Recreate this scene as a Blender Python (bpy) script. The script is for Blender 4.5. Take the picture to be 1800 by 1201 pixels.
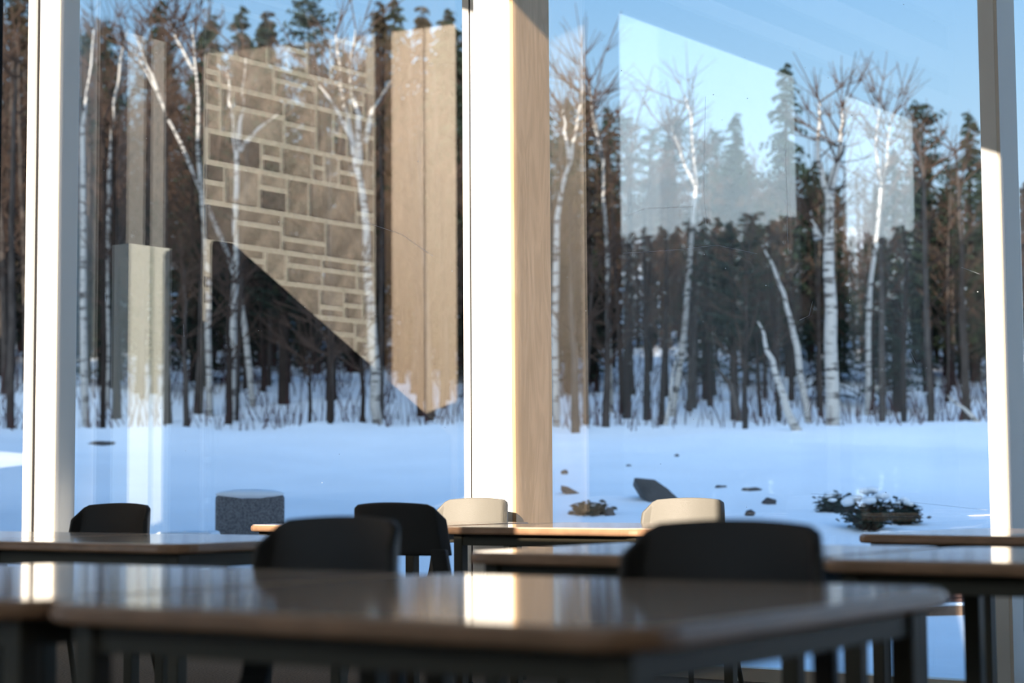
import bpy, bmesh, math, random
from mathutils import Vector, Matrix, noise
import numpy as np
random.seed(7)
for o in list(bpy.data.objects): bpy.data.objects.remove(o)
S = bpy.context.scene
COL = S.collection
# ------------------------------------------------------------------ camera
W, H, F = 1800, 1201, 3300.0
HC, PHI, PITCH, ROLL = 0.91, math.radians(36), math.radians(4.33), math.radians(0.38)
FW = Vector((-math.sin(PHI)*math.cos(PITCH), math.cos(PHI)*math.cos(PITCH), math.sin(PITCH)))
RT0 = Vector((math.cos(PHI), math.sin(PHI), 0)); UP0 = RT0.cross(FW)
RT = RT0*math.cos(ROLL)-UP0*math.sin(ROLL); UP = UP0*math.cos(ROLL)+RT0*math.sin(ROLL)
CAM = Vector((0, 0, HC))
cd = bpy.data.cameras.new('camera'); cam = bpy.data.objects.new('camera', cd); COL.objects.link(cam)
cam.matrix_world = Matrix(((RT.x, UP.x, -FW.x, 0), (RT.y, UP.y, -FW.y, 0), (RT.z, UP.z, -FW.z, HC), (0, 0, 0, 1)))
cd.sensor_width = 36; cd.lens = F/W*36; cd.clip_start = 0.05; cd.clip_end = 800
cd.dof.use_dof = True; cd.dof.focus_distance = 9.3; cd.dof.aperture_fstop = 2.6
S.camera = cam
# ------------------------------------------------------------------ sky, sun, exposure
SUN_DIR = Vector((-0.40, 0.917, -0.27*0.917)).normalized()      # direction the light travels
wd = bpy.data.worlds.new('world'); S.world = wd; wd.use_nodes = True
nt = wd.node_tree; nt.nodes.clear()
tcw = nt.nodes.new('ShaderNodeTexCoord'); sep = nt.nodes.new('ShaderNodeSeparateXYZ'); rp = nt.nodes.new('ShaderNodeValToRGB')
e = rp.color_ramp.elements; e[0].position = 0; e[0].color = (.80, .90, 1.0, 1); e[1].position = 1; e[1].color = (.09, .36, .92, 1)
for ps_, c_ in ((.10, (.64, .82, 1.0, 1)), (.20, (.43, .70, .97, 1)), (.30, (.25, .55, .96, 1))): k = e.new(ps_); k.color = c_
dt = nt.nodes.new('ShaderNodeVectorMath'); dt.operation = 'DOT_PRODUCT'; dt.inputs[1].default_value = tuple(-SUN_DIR)
mxm = nt.nodes.new('ShaderNodeMath'); mxm.operation = 'MAXIMUM'; mxm.inputs[1].default_value = 0
pw = nt.nodes.new('ShaderNodeMath'); pw.operation = 'POWER'; pw.inputs[1].default_value = 2.6
gl_ = nt.nodes.new('ShaderNodeMixRGB'); gl_.blend_type = 'MIX'; gl_.inputs[1].default_value = (0, 0, 0, 1); gl_.inputs[2].default_value = (3.2, 3.4, 3.3, 1)   # the sky is whiter and brighter on the sun's side
ad_ = nt.nodes.new('ShaderNodeMixRGB'); ad_.blend_type = 'ADD'; ad_.inputs[0].default_value = 1
bg = nt.nodes.new('ShaderNodeBackground'); bg.inputs[1].default_value = 1.12; wo = nt.nodes.new('ShaderNodeOutputWorld'); LN = nt.links.new
LN(tcw.outputs['Generated'], sep.inputs[0]); LN(sep.outputs['Z'], rp.inputs[0]); LN(tcw.outputs['Generated'], dt.inputs[0]); LN(dt.outputs['Value'], mxm.inputs[0])
LN(mxm.outputs[0], pw.inputs[0]); LN(pw.outputs[0], gl_.inputs[0]); LN(rp.outputs[0], ad_.inputs[1]); LN(gl_.outputs[0], ad_.inputs[2]); LN(ad_.outputs[0], bg.inputs[0]); LN(bg.outputs[0], wo.inputs[0])
sl = bpy.data.lights.new('sun', 'SUN'); sl.energy = 11.0; sl.angle = math.radians(0.12); sl.color = (1.0, 0.86, 0.70)
so = bpy.data.objects.new('sun', sl); COL.objects.link(so); so.rotation_euler = SUN_DIR.to_track_quat('-Z', 'Y').to_euler(); so.location = (6, -14, 12)
S.view_settings.view_transform = 'Standard'; S.view_settings.look = 'None'; S.view_settings.gamma = 1
S.view_settings.exposure = 0.1; S.view_settings.use_curve_mapping = False
# ------------------------------------------------------------------ placing helpers
def ray(x, y): return RT*((x-W/2)/F)+UP*((H/2-y)/F)+FW
def onY(x, y, Y): d = ray(x, y); return CAM+d*(Y/d.y)
def onX(x, y, X): d = ray(x, y); return CAM+d*(X/d.x)
YG, XL, YB, XR, ROOF = 7.7, -10.0, -8.5, 7.0, 8.6         # glass plane, left wall, back wall, right wall, roof
def real(x, y, XL=-10.0):                                             # where a thing mirrored in the glass stands on the left wall
    v = onX(x, y, XL); return 2*YG-v.y, v.z
TQ = [-300, 15.5, 19, 35, 42, 90, 140]; TZ = [-.17, -.17, .42, 1.75, 2.35, 10.5, 20]
def terr(X, Y):
    q = -math.sin(PHI)*X+math.cos(PHI)*Y; z = float(np.interp(q, TQ, TZ))
    k = min(1, max(0, (q-15)/6))
    return z+k*(0.28*noise.noise(Vector((X*.13, Y*.13, 0)))+0.17*noise.noise(Vector((X*.5, Y*.5, 3))))+.03*noise.noise(Vector((X*.9, Y*.9, 5)))
def place(px, d):
    r = ray(px, 700); p = CAM+r*d; return Vector((p.x, p.y, terr(p.x, p.y)))
# ------------------------------------------------------------------ materials
def mat(name, col, rough=.6, spec=.5, metal=0, var=0, scale=8, stretch=(1, 1, 1), bump=0, bscale=60, col2=None, coat=0):
    m = bpy.data.materials.new(name); m.use_nodes = True; n = m.node_tree; b = n.nodes['Principled BSDF']
    b.inputs['Base Color'].default_value = (*col, 1); b.inputs['Roughness'].default_value = rough
    b.inputs['Specular IOR Level'].default_value = spec; b.inputs['Metallic'].default_value = metal; b.inputs['Coat Weight'].default_value = coat
    tc = n.nodes.new('ShaderNodeTexCoord'); mp = n.nodes.new('ShaderNodeMapping'); mp.inputs['Scale'].default_value = stretch
    n.links.new(tc.outputs['Object'], mp.inputs[0])
    if var or col2:
        t = n.nodes.new('ShaderNodeTexNoise'); t.inputs['Scale'].default_value = scale; t.inputs['Detail'].default_value = 6
        n.links.new(mp.outputs[0], t.inputs['Vector'])
        r = n.nodes.new('ShaderNodeValToRGB'); e = r.color_ramp.elements
        c2 = col2 or tuple(max(0, c*(1-var)) for c in col)
        e[0].position = .35; e[1].position = .65; e[0].color = (*c2, 1); e[1].color = (*col, 1)
        n.links.new(t.outputs['Fac'], r.inputs[0]); n.links.new(r.outputs[0], b.inputs['Base Color'])
    if bump:
        t2 = n.nodes.new('ShaderNodeTexNoise'); t2.inputs['Scale'].default_value = bscale; t2.inputs['Detail'].default_value = 4
        n.links.new(mp.outputs[0], t2.inputs['Vector'])
        bp = n.nodes.new('ShaderNodeBump'); bp.inputs['Strength'].default_value = bump; bp.inputs['Distance'].default_value = .02
        n.links.new(t2.outputs['Fac'], bp.inputs['Height']); n.links.new(bp.outputs[0], b.inputs['Normal'])
    return m
def glass_mat(name, refl, tint, haze=0):
    m = bpy.data.materials.new(name); m.use_nodes = True; n = m.node_tree; n.nodes.clear()
    tr = n.nodes.new('ShaderNodeBsdfTransparent'); tr.inputs[0].default_value = (*tint, 1)
    gl = n.nodes.new('ShaderNodeBsdfGlossy'); gl.inputs['Roughness'].default_value = 0.0; gl.inputs[0].default_value = (.95, .98, 1, 1)
    lw = n.nodes.new('ShaderNodeLayerWeight'); lw.inputs[0].default_value = .15
    ma = n.nodes.new('ShaderNodeMath'); ma.operation = 'MULTIPLY_ADD'; ma.inputs[1].default_value = .08 if haze else .85; ma.inputs[2].default_value = refl
    n.links.new(lw.outputs['Facing'], ma.inputs[0])
    mx = n.nodes.new('ShaderNodeMixShader'); n.links.new(ma.outputs[0], mx.inputs[0]); n.links.new(tr.outputs[0], mx.inputs[1]); n.links.new(gl.outputs[0], mx.inputs[2])
    o = n.nodes.new('ShaderNodeOutputMaterial'); n.links.new(mx.outputs[0], o.inputs[0])
    if haze:  # translucent share paints a pale veil into the mirrored windows
        tl = n.nodes.new('ShaderNodeBsdfTranslucent'); tl.inputs[0].default_value = (.8, .9, .93, 1); m2 = n.nodes.new('ShaderNodeMixShader'); m2.inputs[0].default_value = haze
        n.links.new(mx.outputs[0], m2.inputs[1]); n.links.new(tl.outputs[0], m2.inputs[2]); n.links.new(m2.outputs[0], o.inputs[0])
    return m
def wood_mat(name, c1, c2, rough, axis_scale, bscale=1.0, coat=0):
    m = bpy.data.materials.new(name); m.use_nodes = True; n = m.node_tree; b = n.nodes['Principled BSDF']
    b.inputs['Roughness'].default_value = rough; b.inputs['Coat Weight'].default_value = coat
    tc = n.nodes.new('ShaderNodeTexCoord'); mp = n.nodes.new('ShaderNodeMapping'); mp.inputs['Scale'].default_value = axis_scale
    t = n.nodes.new('ShaderNodeTexNoise'); t.inputs['Scale'].default_value = 3*bscale; t.inputs['Detail'].default_value = 3; t.inputs['Distortion'].default_value = 1.2
    wv = n.nodes.new('ShaderNodeMath'); wv.operation = 'MULTIPLY'; wv.inputs[1].default_value = 26
    si = n.nodes.new('ShaderNodeMath'); si.operation = 'SINE'
    t2 = n.nodes.new('ShaderNodeTexNoise'); t2.inputs['Scale'].default_value = 5*bscale; t2.inputs['Detail'].default_value = 5
    ad = n.nodes.new('ShaderNodeMath'); ad.operation = 'MULTIPLY_ADD'; ad.inputs[1].default_value = .14
    r = n.nodes.new('ShaderNodeValToRGB'); e = r.color_ramp.elements; e[0].position = .25; e[1].position = .75; e[0].color = (*c2, 1); e[1].color = (*c1, 1)
    L = n.links.new; L(tc.outputs['Object'], mp.inputs[0]); L(mp.outputs[0], t.inputs['Vector']); L(mp.outputs[0], t2.inputs['Vector'])
    L(t.outputs['Fac'], wv.inputs[0]); L(wv.outputs[0], si.inputs[0]); L(si.outputs[0], ad.inputs[0]); L(t2.outputs['Fac'], ad.inputs[2]); L(ad.outputs[0], r.inputs[0]); L(r.outputs[0], b.inputs['Base Color'])
    return m
def birch_mat():
    m = mat('birch_bark', (.72, .69, .65), .7, .3, var=.25, scale=3); n = m.node_tree; b = n.nodes['Principled BSDF']
    tc = n.nodes.new('ShaderNodeTexCoord'); mp = n.nodes.new('ShaderNodeMapping'); mp.inputs['Scale'].default_value = (2, 2, 9)
    t = n.nodes.new('ShaderNodeTexNoise'); t.inputs['Scale'].default_value = 1.3; t.inputs['Detail'].default_value = 4
    r = n.nodes.new('ShaderNodeValToRGB'); e = r.color_ramp.elements; e[0].position = .38; e[1].position = .46; e[0].color = (.08, .07, .065, 1); e[1].color = (.42, .40, .375, 1)
    n.links.new(tc.outputs['Object'], mp.inputs[0]); n.links.new(mp.outputs[0], t.inputs['Vector']); n.links.new(t.outputs['Fac'], r.inputs[0]); n.links.new(r.outputs[0], b.inputs['Base Color'])
    return m
M = dict(
    white_metal=mat('white_painted_metal', (.86, .85, .82), .35, .5), grey_metal=mat('grey_painted_metal', (.78, .72, .63), .5, .4),
    gasket=mat('black_gasket', (.012, .012, .014), .5), glass=glass_mat('window_glass', .080, (.965, .98, .985)), glass2=glass_mat('hazed_glass', .03, (.98, .985, .985), .07),
    scratch=mat('scratched_glass', (.6, .62, .65), .5),
    birch_ply=wood_mat('pale_birch_veneer', (.74, .51, .31), (.61, .41, .235), .5, (4, 4, .55), .8),
    cladding_shaded=wood_mat('shaded_wood_cladding', (.76, .50, .28), (.64, .40, .21), .5, (3, 3, .4)),
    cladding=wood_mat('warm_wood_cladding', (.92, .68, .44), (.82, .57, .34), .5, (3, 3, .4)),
    stone=mat('grey_brown_stone', (.58, .50, .42), .85, .2, var=.45, scale=5, bump=.5, bscale=14), stone2=mat('dark_stone', (.27, .235, .21), .85, .2, var=.4, scale=5, bump=.5, bscale=14),
    stone3=mat('buff_stone', (.70, .62, .53), .85, .2, var=.4, scale=5, bump=.5, bscale=14), mortar=mat('pale_mortar', (.95, .91, .80), .9, .1, var=.12, scale=20),
    dark_panel=mat('charcoal_wall_panel', (.022, .02, .019), 1.0, 0, var=.2, scale=2), pier=mat('pale_grey_plaster', (.80, .80, .77), .8, .2, var=.08, scale=3),
    ceiling=mat('white_ceiling', (.66, .57, .46), .85, .2), carpet=mat('dark_grey_carpet', (.17, .135, .10), .95, .05, var=.5, scale=90, bump=.3, bscale=200),
    post=mat('pale_green_paint', (.88, .93, .85), .5), post_shaded=mat('shaded_post_paint', (.12, .14, .15), .5), black_steel=mat('black_steel', (.006, .006, .007), 1.0, 0),
    top=wood_mat('grey_beige_laminate', (.72, .55, .42), (.60, .45, .335), .10, (.7, 5, 5), 1.0), edge=mat('brown_edge_band', (.46, .27, .16), .3, .5, var=.25, scale=12),
    frame=mat('olive_grey_metal', (.075, .066, .045), .5, .4), glide=mat('black_rubber', (.02, .02, .02), .8),
    plastic=mat('black_textured_plastic', (.020, .0185, .0175), .5, .5, bump=.25, bscale=420),
    plastic_sunlit=mat('sunlit_black_plastic', (.22, .21, .185), .42, .5, bump=.3, bscale=420), chrome=mat('dull_chrome_tube', (.55, .52, .44), .3, metal=1),  # paler plastic: the black chairs' sunlit tone put into the colour
    snow=mat('snow', (.83, .88, .93), .7, .25, var=.06, scale=.6, bump=1.0, bscale=3.5), rock=mat('dark_rock', (.085, .08, .08), .85, .2, var=.5, scale=3, bump=.7, bscale=8),
    bark=mat('grey_brown_bark', (.085, .07, .062), .9, .1, var=.5, scale=5, stretch=(2, 2, .5)), bark_dark=mat('dark_bark', (.036, .027, .023), .9, .1, var=.4, scale=5, stretch=(2, 2, .5)),
    twig=mat('brown_twigs', (.062, .040, .030), .9, .1), twig_red=mat('reddish_brush', (.07, .028, .028), .9, .1, var=.4, scale=2),
    birch=birch_mat(), needle=mat('dark_green_needles', (.018, .030, .018), .75, .2, var=.5, scale=1.2), needle_b=mat('brown_green_needles', (.045, .034, .02), .75, .2, var=.5, scale=1.2),
    wicker=mat('grey_wicker', (.22, .22, .23), .8, .2, var=.5, scale=60, bump=.6, bscale=90), timber=mat('weathered_timber', (.26, .17, .12), .8, .2, var=.4, scale=6),
    brickred=mat('brown_block', (.15, .085, .075), .85, .2, var=.4, scale=9), facade=mat('stone_facade', (.30, .28, .26), .9, .1, var=.2, scale=1.5))
# ------------------------------------------------------------------ mesh helpers
class MB:
    def __init__(s): s.v = []; s.f = []
    def box(s, x0, x1, y0, y1, z0, z1):
        i = len(s.v); s.v += [(x, y, z) for z in (z0, z1) for y in (y0, y1) for x in (x0, x1)]
        s.f += [tuple(i+k for k in q) for q in ((0, 2, 3, 1), (4, 5, 7, 6), (0, 1, 5, 4), (2, 6, 7, 3), (0, 4, 6, 2), (1, 3, 7, 5))]; return s
    def prism(s, pts, z0, z1):                      # polygon in xy, extruded in z
        i = len(s.v); n = len(pts); s.v += [(x, y, z0) for x, y in pts]+[(x, y, z1) for x, y in pts]
        s.f.append(tuple(range(i+n-1, i-1, -1))); s.f.append(tuple(range(i+n, i+2*n)))
        for k in range(n): s.f.append((i+k, i+(k+1) % n, i+n+(k+1) % n, i+n+k))
        return s
    def tube(s, pts, rad, sides=6, cap=True):
        pts = [Vector(p) for p in pts]; n = len(pts); rings = []; up = Vector((.31, .17, .93))
        for k, p in enumerate(pts):
            t = (pts[min(k+1, n-1)]-pts[max(k-1, 0)]).normalized()
            a = t.cross(up)
            if a.length < .15: a = t.cross(Vector((1, .2, 0)))
            a.normalize(); b = t.cross(a); r = rad[k] if isinstance(rad, (list, tuple)) else rad
            i = len(s.v); rings.append(i)
            for j in range(sides):
                an = 2*math.pi*j/sides; s.v.append(tuple(p+a*(r*math.cos(an))+b*(r*math.sin(an))))
        for k in range(n-1):
            for j in range(sides):
                s.f.append((rings[k]+j, rings[k]+(j+1) % sides, rings[k+1]+(j+1) % sides, rings[k+1]+j))
        if cap:
            s.f.append(tuple(rings[0]+j for j in range(sides))[::-1]); s.f.append(tuple(rings[-1]+j for j in range(sides)))
        return s
    def mesh(s, name): 
        m = bpy.data.meshes.new(name); m.from_pydata(s.v, [], s.f); m.validate(); return m
    def build(s, name, material, parent=None, smooth=False, bevel=0, loc=None):
        return obj(name, s.mesh(name), material, parent, smooth, bevel, loc)
def obj(name, me, material, parent=None, smooth=False, bevel=0, loc=None):
    o = bpy.data.objects.new(name, me); COL.objects.link(o)
    if material and not me.materials: me.materials.append(M[material])
    if smooth: me.shade_smooth()
    if parent: o.parent = parent
    if loc is not None: o.location = loc
    if bevel:
        b = o.modifiers.new('bevel', 'BEVEL'); b.width = bevel; b.segments = 2; b.limit_method = 'ANGLE'
    return o
def tag(o, label, cat=None, group=None, kind=None):
    o['label'] = label
    if cat: o['category'] = cat
    if group: o['group'] = group
    if kind: o['kind'] = kind
    return o
def empty(name, loc=(0, 0, 0), rz=0):
    o = bpy.data.objects.new(name, None); COL.objects.link(o); o.location = loc; o.rotation_euler.z = rz; o.empty_display_size = .1; return o
def copy_tree(o, parent=None):
    c = o.copy(); COL.objects.link(c); c.parent = parent
    for ch in list(o.children): copy_tree(ch, c)
    return c
def struct(name, mb, m, label, bevel=0):
    o = mb.build(name, m, None, bevel=bevel); o['kind'] = 'structure'; o['label'] = label; return o
# ------------------------------------------------------------------ the room shell
struct('floor', MB().box(XL-.3, XR+.3, YB-.3, YG+.12, -.3, 0), 'carpet', 'dark grey carpeted floor under the desks')
struct('ceiling', MB().box(XL-.3, XR+.3, YB-.3, YG+.3, ROOF, ROOF+.3), 'ceiling', 'high white ceiling of the hall')
struct('wall_front', MB().box(XL-.3, XR+.3, YG-.1, YG+.3, 4.9, ROOF), 'ceiling', 'white wall above the tall window glass')
struct('wall_right', MB().box(XR, XR+.3, YB, YG+.3, 0, ROOF), 'ceiling', 'plain right hand wall of the hall')
XW = -3.2   # east edge of the glazing in view; the glass wall goes on to the right of the frame
# back wall, its opening cut by added piers and panels to steer the sun
SILL = 4.61
wb = MB(); wb.box(XL, XR, YB-.3, YB, 0, SILL); wb.box(XL, -5.6, YB-.3, YB, SILL, ROOF); wb.box(5.6, XR, YB-.3, YB, SILL, ROOF); [wb.box(a, b, YB-.05, YB, SILL, ROOF) for a, b in ((1.74, 2.0), (-1.87, -1.72), (4.08, 4.2))]; [wb.box(a, b, YB-.05, YB, 5.35, ROOF) for a, b in ((-3.25, -2.30), (-1.72, 1.12), (2.0, 2.76))]; wb.box(2.76, 3.94, YB-.05, YB, SILL, ROOF); wb.box(4.2, 5.6, YB-.05, YB, SILL, ROOF)
i = len(wb.v)
for y in (YB-.3, YB): wb.v += [(-5.6, y, 8.0), (-5.6, y, ROOF), (5.6, y, ROOF), (5.6, y, 6.1), (-.4, y, 8.5), (-3.0, y, 8.5), (-3.7, y, 8.0)]
wb.f += [tuple(range(i, i+7)), tuple(range(i+13, i+6, -1))]+[(i+k, i+7+k, i+7+(k+1) % 7, i+(k+1) % 7) for k in range(7)]
struct('wall_back', wb, 'ceiling', 'back wall, its high opening cut into slots to shape the sun')
sc_ = MB()
for k in range(9): sc_.box(1.592+k*.0165, 1.592+k*.0165+.0075, YB-.012, YB-.002, SILL, 7.8)     # unseen slats added to thin the sun on the column's wood side
struct('trim_10', sc_, 'ceiling', 'added slat screen thinning the sun on the column side')
# unseen block added above the hall to shade the lower trees
struct('shade_block', MB().box(-24, 7.3, -8.5, 5.5, ROOF+.3, 15.5), 'facade', 'unseen block above the hall, added to shade the trees')
# left wall: charcoal panels, stone section, wood cladding pier, two tall windows
y_st0, y_st1 = real(656, 300)[0], real(356, 300)[0]          # stone, from the pier to the shade panel
y_w4b, y_w4a = real(1090, 200)[0], real(1418, 200)[0]
y_w5b, y_w5a = real(1485, 200)[0], real(1640, 200)[0]
ZW = 5.75
wl = MB(); wl.box(XL-.3, XL, y_w4b, YG+.3, 0, ROOF); wl.box(XL-.3, XL, YB-.3, y_w4b, ZW, ROOF); wl.box(XL-.3, XL, YB-.3, y_w4b, 0, .12)
wl.box(XL-.3, XL, YB-.3, y_w5a, .12, ZW)
wall_left = struct('wall_left', wl, 'dark_panel', 'charcoal left wall with stonework and tall windows, mirrored in the glass')
MB().box(XL-.3, XL+.02, y_w5b+.35, y_w4a-.35, .12, ZW).build('pier', 'pier', wall_left)
MB().box(XL-.005, XL+.02, y_st0, y_st1, 0, 6.2).build('mortar_bed', 'mortar', wall_left)
for z0, z1, dx in ((ZW+.15, ZW+.32, .12), (ZW+.62, ZW+.95, .10), (ZW+1.35, ZW+1.8, .14)):
    MB().box(XL, XL+dx, YB, y_w4b+.35, z0, z1).build('ledge', 'pier', wall_left)
# ashlar: each stone is its own piece
rs = random.Random(4); z = .02; nb = 0
shared = {}
def stone_block(y0, y1, z0, z1):
    g = .021; y0 += g; y1 -= g; z0 += g; z1 -= g
    if y1-y0 < .05 or z1-z0 < .04: return
    mb = MB(); d = .003+rs.random()*.006; mb.box(0, d, -(y1-y0)/2, (y1-y0)/2, -(z1-z0)/2, (z1-z0)/2)
    mb.build('stone_block', rs.choice(['stone', 'stone', 'stone', 'stone3', 'stone2']), wall_left, bevel=.002, loc=(XL+.018, (y0+y1)/2, (z0+z1)/2))
while z < 5.6:
    hh = rs.choice([.24, .30, .36]); y = y_st0-rs.random()*.2
    while y < y_st1:
        w = rs.uniform(.22, .62); a, b = max(y, y_st0), min(y+w, y_st1)
        if b-a > .03:
            k = rs.random()
            if k < .35: stone_block(a, b, z, z+hh)
            elif k < .7: c = z+hh*rs.choice([.36, .6]); stone_block(a, b, z, c); stone_block(a, b, c, z+hh)
            else:
                c = z+hh*.5; m_ = a+(b-a)*rs.uniform(.35, .65); stone_block(a, m_, z, z+hh); stone_block(m_, b, z, c); stone_block(m_, b, c, z+hh)
        y += w
    z += hh
# wood clad pier on the left wall, its unlit side painted as a darker board
yp0, ypm, yp1 = real(802, 300, XL+.08)[0], real(748, 300, XL+.08)[0], real(690, 300, XL+.08)[0]
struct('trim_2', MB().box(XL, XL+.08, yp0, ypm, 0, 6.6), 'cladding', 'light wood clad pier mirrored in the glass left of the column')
struct('trim_3', MB().box(XL, XL+.075, ypm, yp1, 0, 6.6), 'cladding_shaded', 'shaded side of the wood pier, its shade put in as a darker tan')
# posts with shade in the paint: pale sunlit length below, dark length above
def xz_of(px): return real(px, 500, XL+.2)[0]
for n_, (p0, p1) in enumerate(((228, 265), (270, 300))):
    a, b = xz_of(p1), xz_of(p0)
    struct('trim_%d' % (4+n_), MB().box(XL+.03, XL+.2, a, b, 0, 2.6), 'post', 'sunlit lower part of a pale green painted post, %s the glass' % ('nearer to' if n_ == 0 else 'farther from'))
    struct('trim_%d' % (6+n_), MB().box(XL+.05, XL+.16, a+.03, b-.01, 2.6, 4.1), 'post_shaded', 'shaded upper part of the pale post, painted dark, %s the glass' % ('nearer to' if n_ == 0 else 'farther from'))
# black sloped panel put where the lower stone lies in shade
st = empty('shade_panel', (XL+.3, 5, 0)); tag(st, 'black sloped panel standing in for the shade low on the stone wall', 'shade_panel')
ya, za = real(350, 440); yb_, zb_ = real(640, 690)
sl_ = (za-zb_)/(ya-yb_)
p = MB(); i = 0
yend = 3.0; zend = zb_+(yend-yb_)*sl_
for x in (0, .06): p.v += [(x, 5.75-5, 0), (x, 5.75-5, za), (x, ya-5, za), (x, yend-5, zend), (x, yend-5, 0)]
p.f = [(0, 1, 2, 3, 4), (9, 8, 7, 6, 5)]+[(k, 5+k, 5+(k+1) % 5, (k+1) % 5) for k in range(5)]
p.build('shade_panel_side', 'black_steel', st)
MB().tube([(.03, 5.75-5, za), (.03, ya-5, za), (.03, yend-5, zend)], .028, 8).build('shade_panel_edge', 'black_steel', st)
# ------------------------------------------------------------------ the glass wall
Xc = onY(970, 600, YG).x; Yc = onX(905, 600, Xc).y; Xc0 = onY(835, 600, Yc).x
struct('trim_1', MB().box(Xc0, Xc-.022, Yc, YG-.004, 0, 4.9), 'white_metal', 'white faced column between the two big panes')
tr1 = bpy.data.objects['trim_1']
MB().box(Xc-.022, Xc, Yc+.002, YG-.004, 0, 4.9).build('wood_side', 'birch_ply', tr1)['label'] = 'pale birch veneer side of the column'
Xl = onY(135, 600, YG).x; Yl = onX(100, 600, Xl).y; Xl0 = onY(64, 600, Yl).x
struct('trim_8', MB().box(Xl0, Xl-.02, Yl, YG-.004, 0, 4.9), 'white_metal', 'white faced window post at the left of the view')
MB().box(Xl-.02, Xl, Yl+.002, YG-.004, 0, 4.9).build('grey_side', 'grey_metal', bpy.data.objects['trim_8'])
Xr = onY(1799, 600, YG).x; Yr = onX(1767, 600, Xr).y; Xr0 = onY(1733, 600, Yr).x
struct('trim_9', MB().box(Xr0, Xr-.015, Yr, YG-.004, 0, 4.9), 'white_metal', 'white faced window post at the right edge of the view')
MB().box(Xr-.015, Xr, Yr+.002, YG-.004, 0, 4.9).build('grey_side', 'grey_metal', bpy.data.objects['trim_9'])
Xg1 = onY(63, 600, YG-.04).x; Xf1 = onY(57, 600, YG-.04).x; Xf0 = onY(45, 600, YG-.04).x
Xm2 = onY(835, 600, YG-.04).x; Xm1 = onY(828, 600, YG-.04).x; Xm0 = onY(817, 600, YG-.04).x
def window(name, x0, x1, label, z1=4.9):
    w = empty(name, ((x0+x1)/2, YG, 0)); w['kind'] = 'structure'; w['label'] = label
    h = (x1-x0)/2
    MB().box(-h, h, -.006, .006, .06, z1).build('pane', 'glass', w)
    MB().box(-h, h, -.05, .05, 0, .06).build('bottom_rail', 'grey_metal', w)
    return w
w1 = window('window_1', XL, Xf1, 'glass pane beyond the left post')
w2 = window('window_2', Xl-.05, Xm1, 'large glass pane left of the column, mirroring the stone wall')
w3 = window('window_3', Xc-.02, Xr0+.03, 'large glass pane right of the column, mirroring the tall windows')
w4 = window('window_4', Xr, XR, 'glass pane beyond the right post')
def rel(w, x0, x1, y0, y1, name, m): MB().box(x0-w.location.x, x1-w.location.x, y0, y1, .06, 4.9).build(name, m, w)
rel(w1, Xf0, Xf1, -.05, .03, 'frame', 'white_metal'); rel(w1, Xf1, Xl0+.02, -.03, .03, 'gasket', 'gasket')
rel(w2, Xm0, Xm1, -.05, .03, 'frame', 'white_metal'); rel(w2, Xm1, Xm1+.012, -.045, .03, 'gasket', 'gasket'); rel(w2, Xm1+.012, Xc0+.03, -.05, .03, 'frame', 'white_metal')
for (w, pts) in ((w3, [(1240, 170), (1236, 330), (1241, 395)]), (w3, [(1380, 250), (1385, 440)]), (w3, [(1428, 530), (1422, 555), (1405, 563)]), (w3, [(1428, 697), (1420, 722), (1405, 730)]),
                 (w3, [(1095, 445), (1180, 440), (1260, 431), (1330, 446)]), (w3, [(1100, 380), (1135, 366), (1220, 363)]), (w3, [(1600, 620), (1610, 640)]), (w3, [(1690, 470), (1722, 482)]), (w3, [(1425, 868), (1500, 872), (1735, 897)]),
                 (w2, [(640, 390), (705, 412), (760, 450)]), (w2, [(184, 515), (185, 530)]), (w2, [(322, 570), (323, 592)])):
    q = []
    for a, b in pts: v = onY(a, b, YG-.0095); q.append((v.x-w.location.x, -.0085, v.z))
    MB().tube(q, .0006, 3).build('scratch', 'scratch', w)
rk = random.Random(3)
for w, xa, xb in ((w2, Xl+.05, Xm0-.05), (w3, Xc+.05, Xr0-.05)):
    mb = MB()
    for k in range(70):
        x = rk.uniform(xa, xb)-w.location.x; z = rk.uniform(.4, 3.6); r_ = rk.uniform(.0008, .0026); i = len(mb.v)
        for y in (-.0075, -.006): mb.v += [(x+r_*math.cos(a*1.0472), y, z+r_*math.sin(a*1.0472)) for a in range(6)]
        mb.f += [tuple(range(i, i+6)), tuple(range(i+11, i+5, -1))]+[(i+a, i+6+a, i+6+(a+1) % 6, i+(a+1) % 6) for a in range(6)]
    mb.build('specks', 'scratch', w)['kind'] = 'stuff'
# windows of the left wall, seen in the glass
for k, (a, b) in enumerate(((y_w4a, y_w4b), (y_w5a, y_w5b))):
    w = empty('window_%d' % (5+k), (XL-.1, (a+b)/2, 0)); w['kind'] = 'structure'; w['label'] = ('tall window in the left wall, mirrored nearer the column', 'tall window in the left wall, mirrored nearer the right post')[k]
    h = (b-a)/2
    MB().box(-.006, .006, -h, h, .2, ZW-.06).build('pane', 'glass2', w)
    fr = MB(); fr.box(-.06, .1, -h-.35, -h, .12, ZW); fr.box(-.06, .1, h, h+.35 if k == 1 else h+.1, .12, ZW); fr.box(-.06, .1, -h, h, ZW-.06, ZW); fr.box(-.06, .1, -h, h, .12, .2)
    fr.build('frame', 'black_steel', w)
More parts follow.
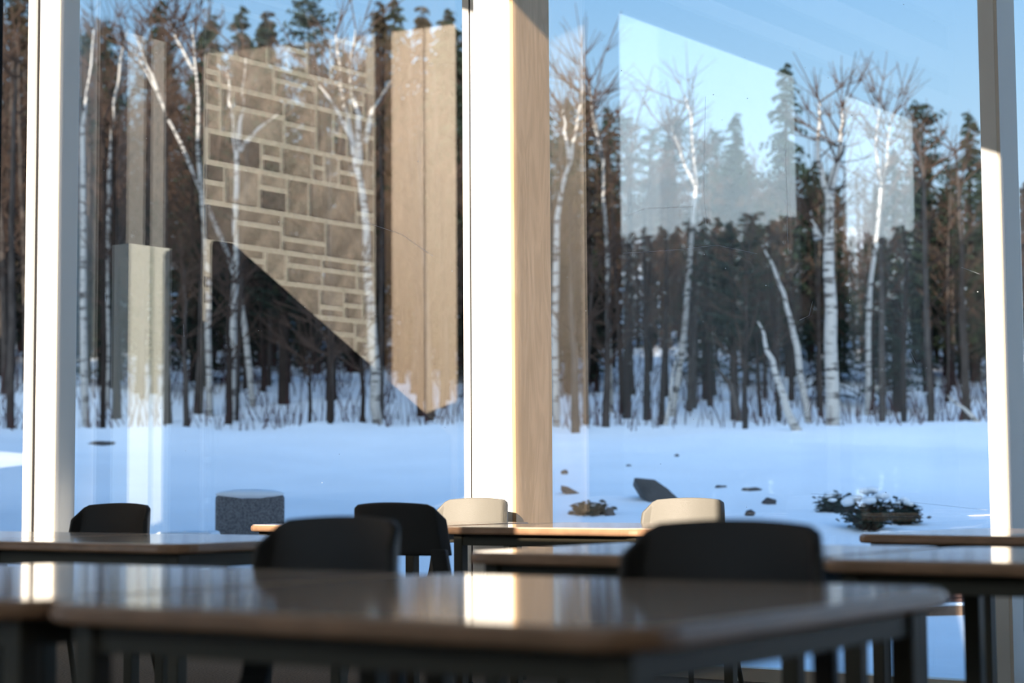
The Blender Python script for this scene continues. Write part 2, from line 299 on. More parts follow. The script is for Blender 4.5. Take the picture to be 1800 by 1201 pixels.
# ------------------------------------------------------------------ furniture
def make_table(w, d, label):
    t = empty('student_table'); tag(t, label, 'table', 'student tables')
    c = .085; hw, hd = w/2, d/2
    def outline(g):
        a, b, k = hw-g, hd-g, c
        pts = []
        for sx, sy, a0 in ((1, -1, -90), (1, 1, 0), (-1, 1, 90), (-1, -1, 180)):
            for j in range(5):
                an = math.radians(a0+j*22.5); pts.append((sx*(a-k)+k*math.cos(an), sy*(b-k)+k*math.sin(an)))
        return pts
    MB().prism(outline(.006), -.004, .0).build('tabletop', 'top', t, loc=(0, 0, .74))
    MB().prism(outline(0), -.030, -.003).build('edge_band', 'edge', t, smooth=False, bevel=.008, loc=(0, 0, .74))
    ins = .07
    for s in (-1, 1):
        MB().box(-hw+ins, hw-ins, -.012, .012, -.075, -.031).build('apron', 'frame', t, bevel=.003, loc=(0, s*(hd-ins), .74))
        MB().box(-.012, .012, -hd+ins, hd-ins, -.075, -.031).build('apron', 'frame', t, bevel=.003, loc=(s*(hw-ins), 0, .74))
        for r in (-1, 1):
            l = MB().box(-.021, .021, -.021, .021, .02, .71).build('leg', 'frame', t, bevel=.004, loc=(s*(hw-ins), r*(hd-ins), 0))
            MB().tube([(0, 0, 0), (0, 0, .03)], .024, 10).build('glide', 'glide', l)
    return t
t0 = make_table(.96, .86, ''); tbig = make_table(1.06, 1.0, '')
tables = [(-1.71, 2.35, 1.5, 'nearest table in front, wood grain top with a long shiny reflection'),
          (-2.79, 2.325, 1.5, 'table joined to the left end of the nearest table'),
          (-4.50, 4.30, 0, 'table in the middle row at left, its rounded corner left of the black chair'),
          (-5.48, 4.30, 0, 'table at the left edge, joined to the left middle table'),
          (-2.43, 4.19, 1.5, 'middle row table right of the centre, partly hidden by the large black chair'),
          (-1.45, 4.20, 1.5, 'middle row table running off the right edge behind the large black chair'),
          (-4.21, 6.36, 0, 'sunlit table by the window, right one of the pair'),
          (-5.28, 6.36, 0, 'sunlit table by the window, left one of the pair'),
          (-2.20, 5.98, -6, 'dark edged table by the right window post')]
for k, (x, y, rz, lab) in enumerate(tables):
    t = tbig if k == 0 else copy_tree(tbig) if k == 1 else t0 if k == 2 else copy_tree(t0)
    t.location = (x, y, 0); t.rotation_euler.z = math.radians(rz); t['label'] = lab
for nm in ():
    pass
def make_chair(label, plastic):
    t = empty('plastic_chair'); tag(t, label, 'chair', 'moulded plastic chairs')
    # sitter faces -y ; backrest at y about 0 leaning back to +y
    def yof(u, zz): return .055*((zz-.46)/.38)**1.0-.045*u*u-.02
    def half(zz): return .235-.035*max(0, (zz-.46)/.38)
    nu, nv = 18, 9; bm = bmesh.new(); g = []
    for j in range(nv+1):
        v = j/nv; row = []
        for i_ in range(nu+1):
            u = -1+2*i_/nu
            au = abs(u); ztop = .842-.012*u*u-(.05*max(0, (au-.80)/.20)**2.2)
            zz = .645+(ztop-.645)*v
            row.append(bm.verts.new((u*half(zz), yof(u, zz)-(.035*max(0, (au-.86)/.14)**1.5), zz)))
        g.append(row)
    for j in range(nv):
        for i_ in range(nu): bm.faces.new((g[j][i_], g[j][i_+1], g[j+1][i_+1], g[j+1][i_]))
    me = bpy.data.meshes.new('backrest'); bm.to_mesh(me); bm.free()
    o = obj('backrest', me, plastic, t, True)
    sd = o.modifiers.new('solid', 'SOLIDIFY'); sd.thickness = .02; sd.offset = 1
    bv = o.modifiers.new('bevel', 'BEVEL'); bv.width = .006; bv.segments = 3; bv.limit_method = 'ANGLE'
    for s in (-1, 1):       # uprights that leave an open gap below the back panel
        mb = MB()
        for zz in (.40, .44, .50, .56, .62, .67):
            yy = yof(.85, zz) if zz > .44 else yof(.85, .46)-.02
            a, b = half(max(zz, .46)), half(max(zz, .46))-.055
            mb.v += [(s*b, yy, zz), (s*a, yy-.025, zz), (s*a, yy, zz), (s*b, yy+.02, zz)]
        for k in range(5):
            for j in range(4): mb.f.append((4*k+j, 4*k+(j+1) % 4, 4*k+4+(j+1) % 4, 4*k+4+j))
        mb.f += [(3, 2, 1, 0), (20, 21, 22, 23)]
        mb.build('upright', plastic, t, bevel=.005)
    bm = bmesh.new(); g = []
    for j in range(11):
        v = j/10; row = []
        for i_ in range(13):
            u = -1+2*i_/12; au = abs(u); wv_ = .225-.02*v
            k = wv_*(1-(.10*max(0, (v-.8)/.2)**2)-(.08*max(0, (.15-v)/.15)**2))
            zz = .455-.018*(1-u*u)*math.sin(math.pi*min(1, v*1.1))-.03*max(0, (v-.75)/.25)**2-.01*au**4
            row.append(bm.verts.new((u*k, -.02-.43*v, zz)))
        g.append(row)
    for j in range(10):
        for i_ in range(12): bm.faces.new((g[j][i_], g[j][i_+1], g[j+1][i_+1], g[j+1][i_]))
    me = bpy.data.meshes.new('seat'); bm.to_mesh(me); bm.free()
    o = obj('seat', me, plastic, t, True); sd = o.modifiers.new('solid', 'SOLIDIFY'); sd.thickness = .022; sd.offset = -1
    for s in (-1, 1):
        l = MB().tube([(s*.16, -.36, .415), (s*.20, -.375, .405), (s*.215, -.385, .36), (s*.225, -.41, .02)], .0115, 8).build('leg', 'frame', t, True)
        MB().tube([(s*.225, -.41, 0), (s*.225, -.41, .03)], .015, 8).build('glide', 'glide', l)
        l = MB().tube([(s*.16, -.10, .415), (s*.20, -.075, .405), (s*.215, -.055, .36), (s*.235, .03, .02)], .0115, 8).build('leg', 'frame', t, True)
        MB().tube([(s*.235, .03, 0), (s*.235, .03, .03)], .015, 8).build('glide', 'glide', l)
        MB().tube([(s*.16, -.36, .415), (s*.16, -.10, .415)], .0115, 8).build('side_rail', 'frame', t, True)
    return t
c_black = make_chair('', 'plastic'); c_sunlit = make_chair('', 'plastic_sunlit')
def at(px, py, Y): v = onY(px, py, Y); return v.x
chairs = [(c_black, at(1288, 930, 2.95), 2.95, 0, 'large black chair nearest at right, behind the nearest table'),
          (None, at(598, 915, 3.02), 3.02, -3, 'black chair nearest at left of centre, behind the joined near table'),
          (None, at(690, 890, 5.42), 5.42, 186, 'black chair just behind the near left one, with bluish sheen, facing the window tables'),
          (None, at(208, 890, 5.10), 5.10, 4, 'black chair at far left, behind the left middle table'),
          (c_sunlit, at(838, 875, 7.12), 7.12, 4, 'sunlit black chair, its paleness painted in, at the foot of the wood column'),
          (None, at(1210, 875, 7.08), 7.08, 2, 'sunlit black chair, its paleness painted in, right of the column, in front of the snow'),
          (None, at(1925, 960, 5.0), 5.0, 176, 'black chair cut off by the right edge under the far right table')]
for k, (src, x, y, rz, lab) in enumerate(chairs):
    base = c_sunlit if k in (4, 5) else c_black
    c = src if src else copy_tree(base)
    c.location = (x, y, 0); c.rotation_euler.z = math.radians(rz); c['label'] = lab
# ------------------------------------------------------------------ snow
qs = list(np.arange(-60, 10, 6))+list(np.arange(10, 22, .5))+list(np.arange(22, 50, .8))+list(np.arange(50, 150, 4))
ps = list(np.arange(-150, -20, 6))+list(np.arange(-20, 20, .8))+list(np.arange(20, 100, 6))
mb = MB(); cp, sp = math.cos(PHI), math.sin(PHI)
for q in qs:
    for p_ in ps:
        X = cp*p_-sp*q; Y = sp*p_+cp*q
        z = terr(X, Y)
        if XL-1.5 < X < XR+1.5 and YB-1.5 < Y < YG+.3: z = min(z, -.31)
        mb.v.append((X, Y, z))
n = len(ps)
for a in range(len(qs)-1):
    for b in range(n-1): i = a*n+b; mb.f.append((i, i+1, i+n+1, i+n))
g = mb.build('snowy_ground', 'snow', smooth=True); tag(g, 'snow covered ground rising to the forest', None, kind='structure')
# ------------------------------------------------------------------ trees
def bare_tree(rng, h, r0, lean=(0, 0), spread=.5, nb=15, twigs=6, first=.3, curv=.25):
    tk = MB(); br = MB(); pts = []; rad = []
    N = 9; ox = oy = 0
    for k in range(N+1):
        f = k/N; ox += rng.uniform(-curv, curv)*h/60; oy += rng.uniform(-curv, curv)*h/60
        pts.append(Vector((ox+lean[0]*h*f, oy+lean[1]*h*f, h*f-(.25 if k == 0 else 0)))); rad.append(r0*(1-.88*f)+.008+(r0*.25 if k == 0 else 0))
    tk.tube(pts, rad, 7)
    for b in range(nb):
        f = first+(1-first)*(b+rng.random())/nb*.97; k = min(N-1, int(f*N)); p = pts[k].lerp(pts[k+1], f*N-k)
        an = rng.random()*6.283; L = h*(1-f*.75)*spread*rng.uniform(.5, 1)*.55; up = rng.uniform(.5, 1.1)
        d = Vector((math.cos(an), math.sin(an), up)).normalized(); rb = max(.012, (r0*(1-.88*f))*.42)
        e1 = p+d*L*.5+Vector((0, 0, L*.05)); e2 = p+d*L+Vector((0, 0, L*.18))
        br.tube([p, e1, e2], [rb, rb*.6, .007], 4, False)
        for t in range(twigs):
            g_ = rng.uniform(.25, 1); s0 = p.lerp(e1, g_*2) if g_ < .5 else e1.lerp(e2, g_*2-1)
            d2 = (d+Vector((rng.uniform(-1, 1), rng.uniform(-1, 1), rng.uniform(-.2, .9)))*.8).normalized(); l2 = L*rng.uniform(.2, .5)
            m_ = s0+d2*l2*.5; br.tube([s0, m_, s0+d2*l2+Vector((0, 0, l2*.1))], [.010, .008, .004], 3, False)
            for u in range(2):
                d3 = (d2+Vector((rng.uniform(-1, 1), rng.uniform(-1, 1), rng.uniform(-.3, .8)))*.8).normalized(); br.tube([m_, m_+d3*l2*.5], [.007, .004], 3, False)
    return tk, br
def conifer(rng, h, rw, gaps=.1, first=.12, pine=False):
    tk = MB(); fo = MB(); tk.tube([(0, 0, -.3), (rng.uniform(-.1, .1), 0, h*.5), (0, 0, h)], [h*.016+.05, h*.010+.03, .01], 6)
    z = h*first; step = h/30
    while z < h*.985:
        f = (z/h-first)/(1-first); L = rw*((1-f)**.8)*rng.uniform(.75, 1.1)+.08
        if pine: L = rw*(.45+.55*math.sin(math.pi*min(1, f*.8+.2)))*rng.uniform(.5, 1.1)*(1-f*.35)
        nbr = rng.randint(5, 7)
        for b in range(nbr):
            if rng.random() < gaps: continue
            an = 6.283*(b+rng.random()*.7)/nbr; dr = rng.uniform(.15, .45) if not pine else rng.uniform(-.25, .05); l = L*rng.uniform(.7, 1.1)
            c, s = math.cos(an), math.sin(an); zj = rng.uniform(-.8, .8)*step; dr *= rng.uniform(.6, 2.2)
            m_ = max(4, int(l/.16))
            for k in range(1, m_+1):
                t = k/m_; x, y, zz = c*l*t, s*l*t, z+zj-dr*l*t*t+(.1*l*t)
                wdt = (.10+.42*l*(1-t)*.55)*rng.uniform(.7, 1.2); dz = rng.uniform(.05, .16)
                i = len(fo.v); tip = Vector((x+c*.12, y+s*.12, zz-dz*.5))
                fo.v += [(x-s*wdt*.1, y+c*wdt*.1, zz+.03), (x-s*wdt+c*.06, y+c*wdt+s*.06, zz-dz), tuple(tip), (x+s*wdt+c*.06, y-c*wdt+s*.06, zz-dz)]
                fo.f += [(i, i+1, i+2), (i, i+2, i+3)]
                for u in range(2):
                    a2 = rng.uniform(-1, 1); q = rng.uniform(.08, .2)
                    i = len(fo.v); fo.v += [(x+a2*-s*wdt, y+a2*c*wdt, zz), (x+a2*-s*wdt+c*q*.5, y+a2*c*wdt+s*q*.5, zz-.02), (x+a2*-s*wdt+rng.uniform(-.1, .1), y+a2*c*wdt+rng.uniform(-.1, .1), zz-q)]
                    fo.f.append((i, i+1, i+2))
        z += step*rng.uniform(.7, 1.2)*(1-.45*f)
    return tk, fo
rg = random.Random(21)
bare_var = []; con_var = []
for k in range(5):
    t, b = bare_tree(rg, 10, .09+.025*(k % 3), (rg.uniform(-.06, .06), rg.uniform(-.06, .06)), .55, 30, 9, .28)
    bare_var.append((t.mesh('trunk'), b.mesh('branches')))
    for m_ in bare_var[-1][:1]: m_.materials.append(M['bark' if k % 2 else 'bark_dark']); m_.shade_smooth()
    bare_var[-1][1].materials.append(M['twig'])
for k in range(5):
    t, b = conifer(rg, 10, (1.7, 2.1, 1.5, 1.9, 2.0)[k], .12, (.1, .05, .2, .12, .3)[k], pine=(k == 4))
    con_var.append((t.mesh('trunk'), b.mesh('foliage')))
    con_var[-1][0].materials.append(M['bark_dark']); con_var[-1][1].materials.append(M['needle_b' if k in (2,) else 'needle'])
def put_tree(name, var, pos, h, rz, label, group, parts):
    e = empty(name, pos, rz); e.scale = (h/10,)*3
    tag(e, label, 'tree', group)
    for pn, me in zip(parts, var): obj(pn, me, None, e)
    return e
def p2x(p_, q): X = cp*p_-sp*q; Y = sp*p_+cp*q; return Vector((X, Y, terr(X, Y)))
def top_height(p_, q):      # how tall trees stand: taller to the left
    u = p_/q*F+900
    ytop = np.interp(u, [-200, 150, 600, 800, 980, 1100, 1400, 1800, 2000], [-110, -50, -10, -20, 150, 180, 250, 285, 300])
    return (848-ytop)/F*q+HC
n_con = n_bare = 0
for (q0, q1, n_, kind) in ((62, 88, 110, 'c'), (50, 66, 90, 'm'), (44, 60, 70, 'b'), (40, 52, 62, 'b')):
    for k in range(n_):
        q = rg.uniform(q0, q1); p_ = (-.33+.66*((k*.618034+rg.random()*.02) % 1))*q
        if kind == 'b' and abs(p_) > .3*q: continue
        pos = p2x(p_, q); h = max(5, (top_height(p_, q)-pos.z)*rg.uniform(.68, 1.02))
        side = 'left pane' if p_/q*F+900 < 870 else 'right pane'
        c = rg.random() < {'c': .55, 'm': .4, 'b': .06}[kind]
        if c: put_tree('evergreen_tree', rg.choice(con_var), pos, h, rg.random()*6.28, 'dark evergreen tree standing deep in the dense forest seen through the %s' % side, 'forest evergreens seen through the %s' % side, ('trunk', 'foliage'))
        else: put_tree('bare_tree', rg.choice(bare_var), pos, h*(.95 if kind == 'm' else .9), rg.random()*6.28, 'thin leafless grey brown tree in the forest seen through the %s' % side, 'leafless forest trees seen through the %s' % side, ('trunk', 'branches'))
for k in range(80):
    q = rg.uniform(45, 60); p_ = (-.32+.64*((k*.618034+.3) % 1))*q; side = 'left pane' if p_/q*F+900 < 870 else 'right pane'
    put_tree('young_evergreen', rg.choice(con_var[:4]), p2x(p_, q), rg.uniform(3.0, 5.5), rg.random()*6.28, 'small dark young evergreen under the taller trees seen through the %s' % side, 'young evergreens seen through the %s' % side, ('trunk', 'foliage'))
# named evergreens that rise above the forest line on the right
for px, ytop, d, v, lab in ((1390, 105, 50, 3, 'tall pine rising highest above the right forest, mirrored window edge across it'), (1632, 178, 48, 4, 'dark ragged pine top near the right window post'),
                            (1716, 190, 50, 0, 'slim pointed spruce next to the right window post'), (1300, 190, 56, 0, 'small pointed spruce left of the tall pine'), (1035, 150, 50, 2, 'brownish evergreen right beside the wood column'),
                            (365, 5, 52, 0, 'spruce tip against the sky above the pale mirrored posts'), (462, 25, 54, 3, 'spruce tip against the sky above the mirrored stone wall'), (790, 0, 50, 1, 'evergreen top right at the left side of the column')):
    pos = place(px, d); h = (848-ytop)/F*d+HC-pos.z
    put_tree('evergreen_tree', con_var[v], pos, h, px*.37, lab, None, ('trunk', 'foliage'))
# birches: each drawn along its own trunk line in the world
def birch(lines, d, label, r0, twigs=True, seed=1, m='birch', name='birch_tree'):
    rng = random.Random(seed); base = place(lines[0][0][0], d)
    e = empty(name, base); tag(e, label, 'tree')
    def pt(px, py, dd): r = ray(px, py); return CAM+r*dd-base
    br = MB()
    for li, ln in enumerate(lines):
        tk = MB(); pts = []
        for k, (px, py) in enumerate(ln): pts.append(pt(px, py, d+(0 if li == 0 else (.25*li*(-1)**li)*k/len(ln))))
        if li == 0: pts[0] = Vector((pts[0].x, pts[0].y, -.25))
        ra = r0 if li == 0 else r0*.62; n_ = len(pts)
        # resample
        P = []; Rr = []
        for k in range(n_-1):
            for s in range(3): t = s/3; P.append(pts[k].lerp(pts[k+1], t)+Vector((rng.uniform(-.03, .03), rng.uniform(-.03, .03), 0))); Rr.append(ra*(1-.85*(k+t)/(n_-1)))
        P.append(pts[-1]); Rr.append(ra*.12)
        tk.tube(P, [r_*.8 for r_ in Rr], 8).build('trunk' if li == 0 else 'limb', m, e, True)
        if twigs:
            for b in range(16):
                k = rng.randint(len(P)//3, len(P)-1); dd = Vector((rng.uniform(-1, 1), rng.uniform(-1, 1), rng.uniform(.2, 1.2))).normalized(); L = rng.uniform(.5, 1.8)
                mid = P[k]+dd*L*.5; br.tube([P[k], mid, P[k]+dd*L+Vector((0, 0, .2))], [.02, .014, .006], 4, False)
                for u in range(4): d3 = (dd+Vector((rng.uniform(-1, 1), rng.uniform(-1, 1), rng.uniform(-.3, .6)))).normalized(); br.tube([mid, mid+d3*L*.5], [.010, .005], 3, False)
    if twigs: br.build('branches', 'twig', e)
    return e
birch([[(665, 745), (655, 600), (645, 450), (635, 320), (615, 230), (600, 150), (590, 60)], [(632, 290), (628, 200), (612, 130), (625, 50)], [(640, 250), (655, 190), (690, 140)], [(625, 260), (590, 190), (560, 150)]], 40, 'big forked white birch in front of the mirrored stone wall, beside the mirrored wood', .15, seed=2)
birch([[(405, 740), (410, 600), (413, 450), (415, 270), (405, 180), (398, 120)], [(418, 260), (428, 190), (432, 100)], [(420, 265), (455, 225), (490, 200)]], 41, 'white birch with a narrow fork, left part of the mirrored stone wall', .13, seed=3)
birch([[(372, 745), (365, 500), (350, 260), (345, 130), (335, 40)], [(343, 130), (310, 70), (300, 40)]], 43, 'upright white birch just left of the mirrored stone', .10, seed=4)
birch([[(445, 745), (420, 500), (335, 290), (280, 170), (240, 95)], [(285, 180), (258, 110), (235, 60)]], 44, 'pale birch leaning far to the left above the pale mirrored posts', .10, seed=5)
birch([[(150, 750), (146, 400), (145, 220), (155, 150), (165, 50)]], 42, 'short forked birch right beside the left window post', .11, seed=6)
birch([[(190, 765), (190, 500), (197, 220), (212, 100), (225, 50)]], 44, 'slender greyish birch second from the left window post', .09, seed=7)
birch([[(978, 760), (976, 500), (980, 380), (1003, 280), (1018, 200), (1025, 150)], [(1000, 290), (993, 230), (990, 190)]], 40, 'curved birch right beside the wood column', .11, seed=8)
birch([[(1075, 745), (1068, 480), (1060, 280), (1038, 170)], [(1060, 290), (1045, 220), (1035, 150)]], 43, 'brownish birch at the left border of the mirrored window', .09, seed=9)
birch([[(1180, 755), (1205, 560), (1222, 330), (1215, 210), (1205, 170)], [(1222, 330), (1195, 270), (1180, 220)]], 42, 'birch faded by the mirrored window sky, left one', .10, seed=10)
birch([[(1463, 768), (1461, 600), (1458, 420), (1455, 340), (1440, 280), (1440, 180)], [(1457, 340), (1475, 260), (1480, 190)], [(1440, 420), (1425, 370)]], 38, 'stout grey birch with a fork, between the two mirrored windows', .20, seed=11)
birch([[(1525, 765), (1530, 500), (1550, 330), (1540, 260), (1545, 180)], [(1552, 330), (1562, 260), (1570, 200)]], 43, 'slim birch with a high fork, in the right mirrored window', .09, seed=12)
birch([[(1410, 785), (1385, 720), (1362, 650), (1345, 600), (1332, 565)]], 36, 'broken birch trunk leaning left over the snow', .13, False, 13)
birch([[(1425, 760), (1400, 610), (1385, 540), (1360, 470), (1340, 430)]], 40, 'pale trunk leaning left, a ghost image of the broken one built as a tree', .11, False, 14)  # extra trunk added for the doubled image of the leaning birch
birch([[(1735, 765), (1705, 730), (1665, 695)]], 38, 'fallen pale trunk slanting at the right window post', .10, False, 15)
birch([[(1305, 705), (1285, 675), (1255, 640)]], 40, 'fallen grey trunk slanting over the snow in the middle', .12, False, 16, 'bark', 'fallen_trunk')
birch([[(1165, 755), (1180, 680), (1195, 600)]], 39, 'short pale sapling leaning right, middle of the right pane', .07, False, 17)
k_ = 20
for px, yb, yt, d, r, lab in ((1012, 775, 500, 37, .12, 'grey trunk standing first right of the wood column'), (1030, 745, 520, 40, .10, 'grey trunk second right of the wood column'), (1062, 770, 520, 38, .11, 'grey leaning trunk third right of the wood column'),
                              (1100, 735, 330, 42, .14, 'dark trunk at the left border of the mirrored window'), (1135, 755, 420, 41, .10, 'slim dark trunk inside the left mirrored window'),
                              (1220, 745, 430, 43, .09, 'slim grey trunk left of the fallen trunk'), (1308, 780, 520, 37, .08, 'twin slim reddish trunk right of the fallen trunk'), (1250, 690, 480, 44, .10, 'dark trunk behind the fallen trunk'),
                              (1550, 745, 330, 41, .11, 'grey straight trunk in the right mirrored window'), (1590, 760, 400, 40, .09, 'slightly leaning trunk left of the dark mirrored frame'), (1640, 760, 330, 39, .10, 'pale grey trunk close to the dark mirrored frame'), (1700, 770, 360, 42, .12, 'grey trunk near the right window post'),
                              (180, 770, 300, 39, .08, 'dark straight trunk near the left window post'), (325, 765, 560, 38, .09, 'dark short trunk right of the pale mirrored posts'), (400, 745, 560, 40, .11, 'dark trunk under the forked birch'), (460, 690, 540, 46, .10, 'dark trunk standing higher on the slope'),
                              (580, 755, 600, 38, .08, 'dark thin trunk on the snow bank left of the big birch'), (545, 750, 620, 40, .06, 'leaning dark sapling on the snow bank'), (640, 750, 560, 39, .07, 'dark thin trunk close to the big birch'), (740, 740, 480, 42, .12, 'brown trunk behind the mirrored wood pier'), (780, 740, 380, 43, .10, 'brown trunk left of the column'), (20, 760, 200, 40, .12, 'grey trunk left of the left window post')):
    k_ += 1; rr = random.Random(k_); s = rr.uniform(-.04, .04)
    birch([[(px, yb), (px+(yb-yt)*s*.5+rr.uniform(-3, 3), (yb+yt)/2), (px+(yb-yt)*s, yt), (px+(yb-yt)*s*1.3, yt-90)]], d, lab, r, True, k_, 'bark' if 'grey' in lab or 'pale' in lab else 'bark_dark', 'bare_tree')
# forest on the left side of the building, seen mirrored through the left wall's windows
ll = random.Random(5)
for k in range(46):
    px = 1050+640*k/45+ll.uniform(-14, 14); yt = np.interp(px, [1090, 1200, 1330, 1345, 1400, 1420, 1500, 1560, 1640], [418, 395, 385, 410, 372, 372, 428, 395, 365])+ll.uniform(-12, 25)
    d = ll.uniform(58, 80); v = CAM+ray(px, yt)*d; X, Y = v.x, 2*YG-v.y
    gz = terr(X, Y); h = max(3, v.z-gz)
    put_tree('evergreen_tree', con_var[ll.randrange(5)], Vector((X, Y, gz)), h, ll.random()*6.28, 'dark tree of the tree line mirrored in the tall windows', 'mirrored tree line', ('trunk', 'foliage'))
# ------------------------------------------------------------------ brush, rocks and small things outside
bs = MB(); rb = random.Random(9)
for k in range(2600):
    q = rb.uniform(37.5, 60); p_ = rb.uniform(-.3, .3)*q; o_ = p2x(p_, q)
    hh = rb.uniform(.3, .9)*(1 if q < 43 else 1.7); a = rb.uniform(-.5, .5)*hh; b = rb.uniform(-.5, .5)*hh; w_ = rb.uniform(.008, .02)
    i = len(bs.v); bs.v += [(o_.x-w_, o_.y, o_.z-.1), (o_.x+w_, o_.y, o_.z-.1), (o_.x+a, o_.y+b, o_.z+hh), (o_.x, o_.y+w_*1.5, o_.z-.1)]; bs.f += [(i, i+1, i+2), (i+1, i+3, i+2), (i+3, i, i+2)]
tag(bs.build('brushwood', 'twig_red'), 'reddish leafless brush at the forest foot', 'brush', kind='stuff')
def hit(px, py):
    r = ray(px, py); d = 11.0
    while d < 70:
        p_ = CAM+r*d
        if p_.z < terr(p_.x, p_.y): return p_, d
        d += .05
    return CAM+r*30, 30
def rock(px, py, wpx, hpx, label, seed, snow=False, name='rock'):
    pos, d = hit(px, py+hpx/2); s = wpx/F*d/2; hz = hpx/F*d/2
    rr = random.Random(seed); bm = bmesh.new(); bmesh.ops.create_icosphere(bm, subdivisions=3, radius=1)
    for v in bm.verts:
        n_ = noise.noise(v.co*1.6+Vector((seed*3.1, 0, 0)))*.45+noise.noise(v.co*4+Vector((seed, 5, 0)))*.15
        v.co *= (1+n_); v.co = Vector((v.co.x*s, v.co.y*s*.8, v.co.z*hz*1.2))
    me = bpy.data.meshes.new(name); bm.to_mesh(me); bm.free()
    o = obj(name, me, 'rock', None, False, 0, pos+Vector((0, 0, hz*.35))); o.rotation_euler.z = PHI
    tag(o, label, 'rock'); return o
def slab(pts, py, label, th):
    pos, d = hit(sum(p[0] for p in pts)/len(pts), py); mb = MB(); k = d/F; cx = sum(p[0] for p in pts)/len(pts)
    mb.prism([((x-cx)*k, -(y-py)*k-.04) for x, y in pts], -th, th)
    o = mb.build('rock', 'rock', None, bevel=.03, loc=pos); o.rotation_euler = (math.pi/2-.25, 0, PHI); tag(o, label, 'rock')
slab([(1113, 838), (1150, 842), (1172, 858), (1196, 882), (1140, 886)], 880, 'dark slab of rock leaning out of the snow, largest one left of the sunlit chair', .18)
slab([(984, 850), (998, 853), (1024, 868), (1000, 871)], 868, 'small pointed dark rock near the wood column', .12)
for k, (px, py, w_, h_, lab) in enumerate(((992, 829, 14, 9, 'tiny dark stone above the pointed rock'),
                                           (1072, 897, 18, 16, 'dark stone low on the bank beside the sunlit chair'), (1268, 855, 26, 8, 'flat dark stone above the sunlit chair, left one'), (1322, 860, 44, 10, 'long flat dark stone above the sunlit chair, right one'), (1352, 880, 26, 16, 'dark stone just right of the sunlit chair top'),
                                           (1318, 900, 18, 12, 'small dark stone close to the right edge of the sunlit chair'), (1005, 902, 10, 8, 'tiny stone at the foot of the bank by the column'), (1105, 818, 9, 5, 'single small stone higher up the bank'), (178, 778, 40, 10, 'low dark stone in the snow near the left post'), (1190, 800, 8, 6, 'tiny stone at the top of the snow bank'))):
    rock(px, py, w_, h_, lab, k+1)
# snow laden shrubs on the right
for k, (px, py, w_, h_, lab) in enumerate(((1470, 885, 70, 40, 'low snow laden shrub, left one of the clump near the right post'), (1530, 895, 110, 80, 'largest snow laden shrub in the middle of the clump'), (1590, 900, 50, 50, 'snow laden shrub at the right end of the clump'), (1040, 895, 60, 22, 'sparse snowy shrub at the foot of the bank, right of the column'))):
    pos, d = hit(px, py+h_*.45); s = w_/F*d/2; hz = h_/F*d; rr = random.Random(50+k)
    e = empty('snowy_shrub', pos); tag(e, lab, 'shrub'); tw = MB(); lv = MB()
    for j in range(90):
        an = rr.random()*6.28; rad = rr.random()**.5; tip = Vector((math.cos(an)*rad*s, math.sin(an)*rad*s, hz*rr.uniform(.35, 1)*(1-.5*rad)))
        tw.tube([Vector((tip.x*.3, tip.y*.3, -.05)), tip*.6, tip], [.012, .008, .004], 3, False)
        for u in range(7):
            c = tip*rr.uniform(.5, 1)+Vector((rr.uniform(-1, 1), rr.uniform(-1, 1), rr.uniform(-.6, .6)))*.09; a = Vector((rr.uniform(-1, 1), rr.uniform(-1, 1), rr.uniform(-.5, .5)))*.05; b = Vector((rr.uniform(-1, 1), rr.uniform(-1, 1), rr.uniform(-.5, .5)))*.05
            i = len(lv.v); lv.v += [tuple(c), tuple(c+a), tuple(c+a+b), tuple(c+b)]; lv.f.append((i, i+1, i+2, i+3))
    tw.build('twigs', 'twig', e); lv.build('leaves', 'needle', e)
    for j in range(7):
        an = rr.random()*6.28; rad = rr.random()*.8; bm = bmesh.new(); bmesh.ops.create_icosphere(bm, subdivisions=2, radius=1)
        for v in bm.verts: v.co *= 1+.3*noise.noise(v.co*2+Vector((j, k, 0))); v.co = Vector((v.co.x*s*.24, v.co.y*s*.24, v.co.z*hz*.09))
        me = bpy.data.meshes.new('snow_cap'); bm.to_mesh(me); bm.free()
        obj('snow_cap', me, 'snow', e, True, 0, (math.cos(an)*rad*s, math.sin(an)*rad*s, hz*(.92-.42*rad)))
# patio chair and low table under snow
def patio(px, d): r = ray(px, 900); p_ = CAM+r*d; return Vector((p_.x, p_.y, -.17))
pc = empty('patio_armchair', patio(445, 14.6), PHI+.25); tag(pc, 'grey woven patio armchair with snow on its back, outside on the terrace', 'chair')
w_ = .27
MB().box(-w_, w_, .18, .26, .30, 1.00).build('backrest', 'wicker', pc, bevel=.02); MB().box(-w_, w_, -.28, .2, .26, .42).build('seat', 'wicker', pc, bevel=.02)
for s in (-1, 1):
    MB().box(s*w_-.045, s*w_+.045, -.28, .26, .2, .62).build('arm', 'wicker', pc, bevel=.02)
    for y in (-.24, .22): MB().box(s*w_-.025, s*w_+.025, y-.025, y+.025, 0, .26).build('leg', 'black_steel', pc)
bm = bmesh.new(); bmesh.ops.create_uvsphere(bm, u_segments=16, v_segments=8, radius=1)
for v in bm.verts: v.co = Vector((v.co.x*w_*1.02, v.co.y*.07, v.co.z*.04*(1+.4*noise.noise(v.co*3))))
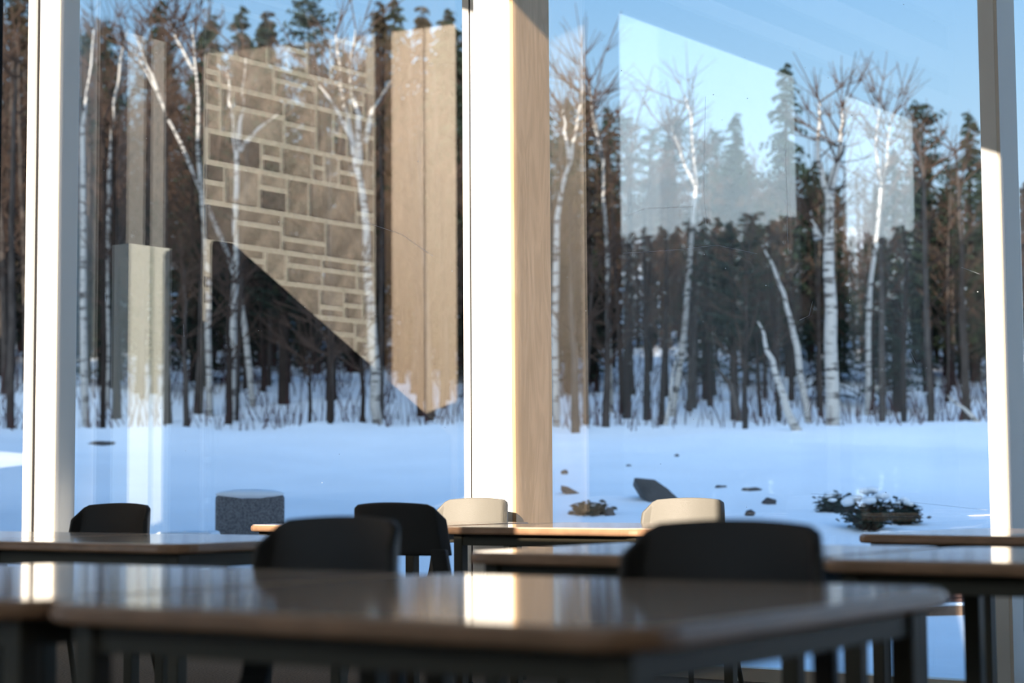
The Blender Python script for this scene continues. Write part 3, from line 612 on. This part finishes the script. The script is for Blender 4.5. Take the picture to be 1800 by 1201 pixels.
me = bpy.data.meshes.new('snow_cap'); bm.to_mesh(me); bm.free(); obj('snow_cap', me, 'snow', pc, True, 0, (0, .22, 1.01))
bm = bmesh.new(); bmesh.ops.create_uvsphere(bm, u_segments=16, v_segments=8, radius=1)
for v in bm.verts: v.co = Vector((v.co.x*w_*.95, v.co.y*.24, v.co.z*.07*(1+.4*noise.noise(v.co*3))))
me = bpy.data.meshes.new('seat_snow'); bm.to_mesh(me); bm.free(); obj('seat_snow', me, 'snow', pc, True, 0, (0, -.05, .44))
pt_ = empty('patio_table', patio(338, 13.9), PHI); tag(pt_, 'low timber patio table with a slab of snow, left of the woven armchair', 'table')
MB().box(-.24, .24, -.2, .2, .62, .68).build('table_top', 'timber', pt_, bevel=.01); MB().box(-.24, .18, -.2, .2, .68, .745).build('snow_slab', 'snow', pt_, bevel=.025)
for s in (-1, 1):
    for r in (-1, 1): MB().box(s*.2-.025, s*.2+.025, r*.16-.025, r*.16+.025, 0, .62).build('leg', 'timber', pt_)
# stacked blocks and terrace edging seen under the right tables
pb, db = hit(1660, 1078); pb.z = -.16
for k, (dx, dz, lab) in enumerate(((-.12, 0, 'brown block in the snow beyond the terrace edging, left one'), (.12, 0, 'brown block in the snow beyond the terrace edging, right one'), (.06, .115, 'brown block lying on top of the two others'))):
    tag(MB().box(-.11, .11, -.09, .09, 0, .11).build('paving_block', 'brickred', None, bevel=.01, loc=pb+Vector((dx*cp, dx*sp, dz))), lab, 'block', 'blocks by the terrace edging').rotation_euler.z = PHI+(k-1)*.1
pe, de = hit(1660, 1085)
te = empty('terrace_edging', (pe.x, pe.y, -.2), PHI+.05); tag(te, 'low weathered board edging along the snowy terrace', 'edging')
MB().box(-2.6, 2.6, -.02, .02, 0, .10).build('board', 'timber', te)
MB().box(-2.6, 2.6, -.035, .035, .10, .125).build('snow_line', 'snow', te, bevel=.01)
for k in range(22): MB().box(-.012, .012, -.03, -.02, -.02, .1).build('stake', 'timber', te, loc=(-2.5+k*.238, 0, 0))
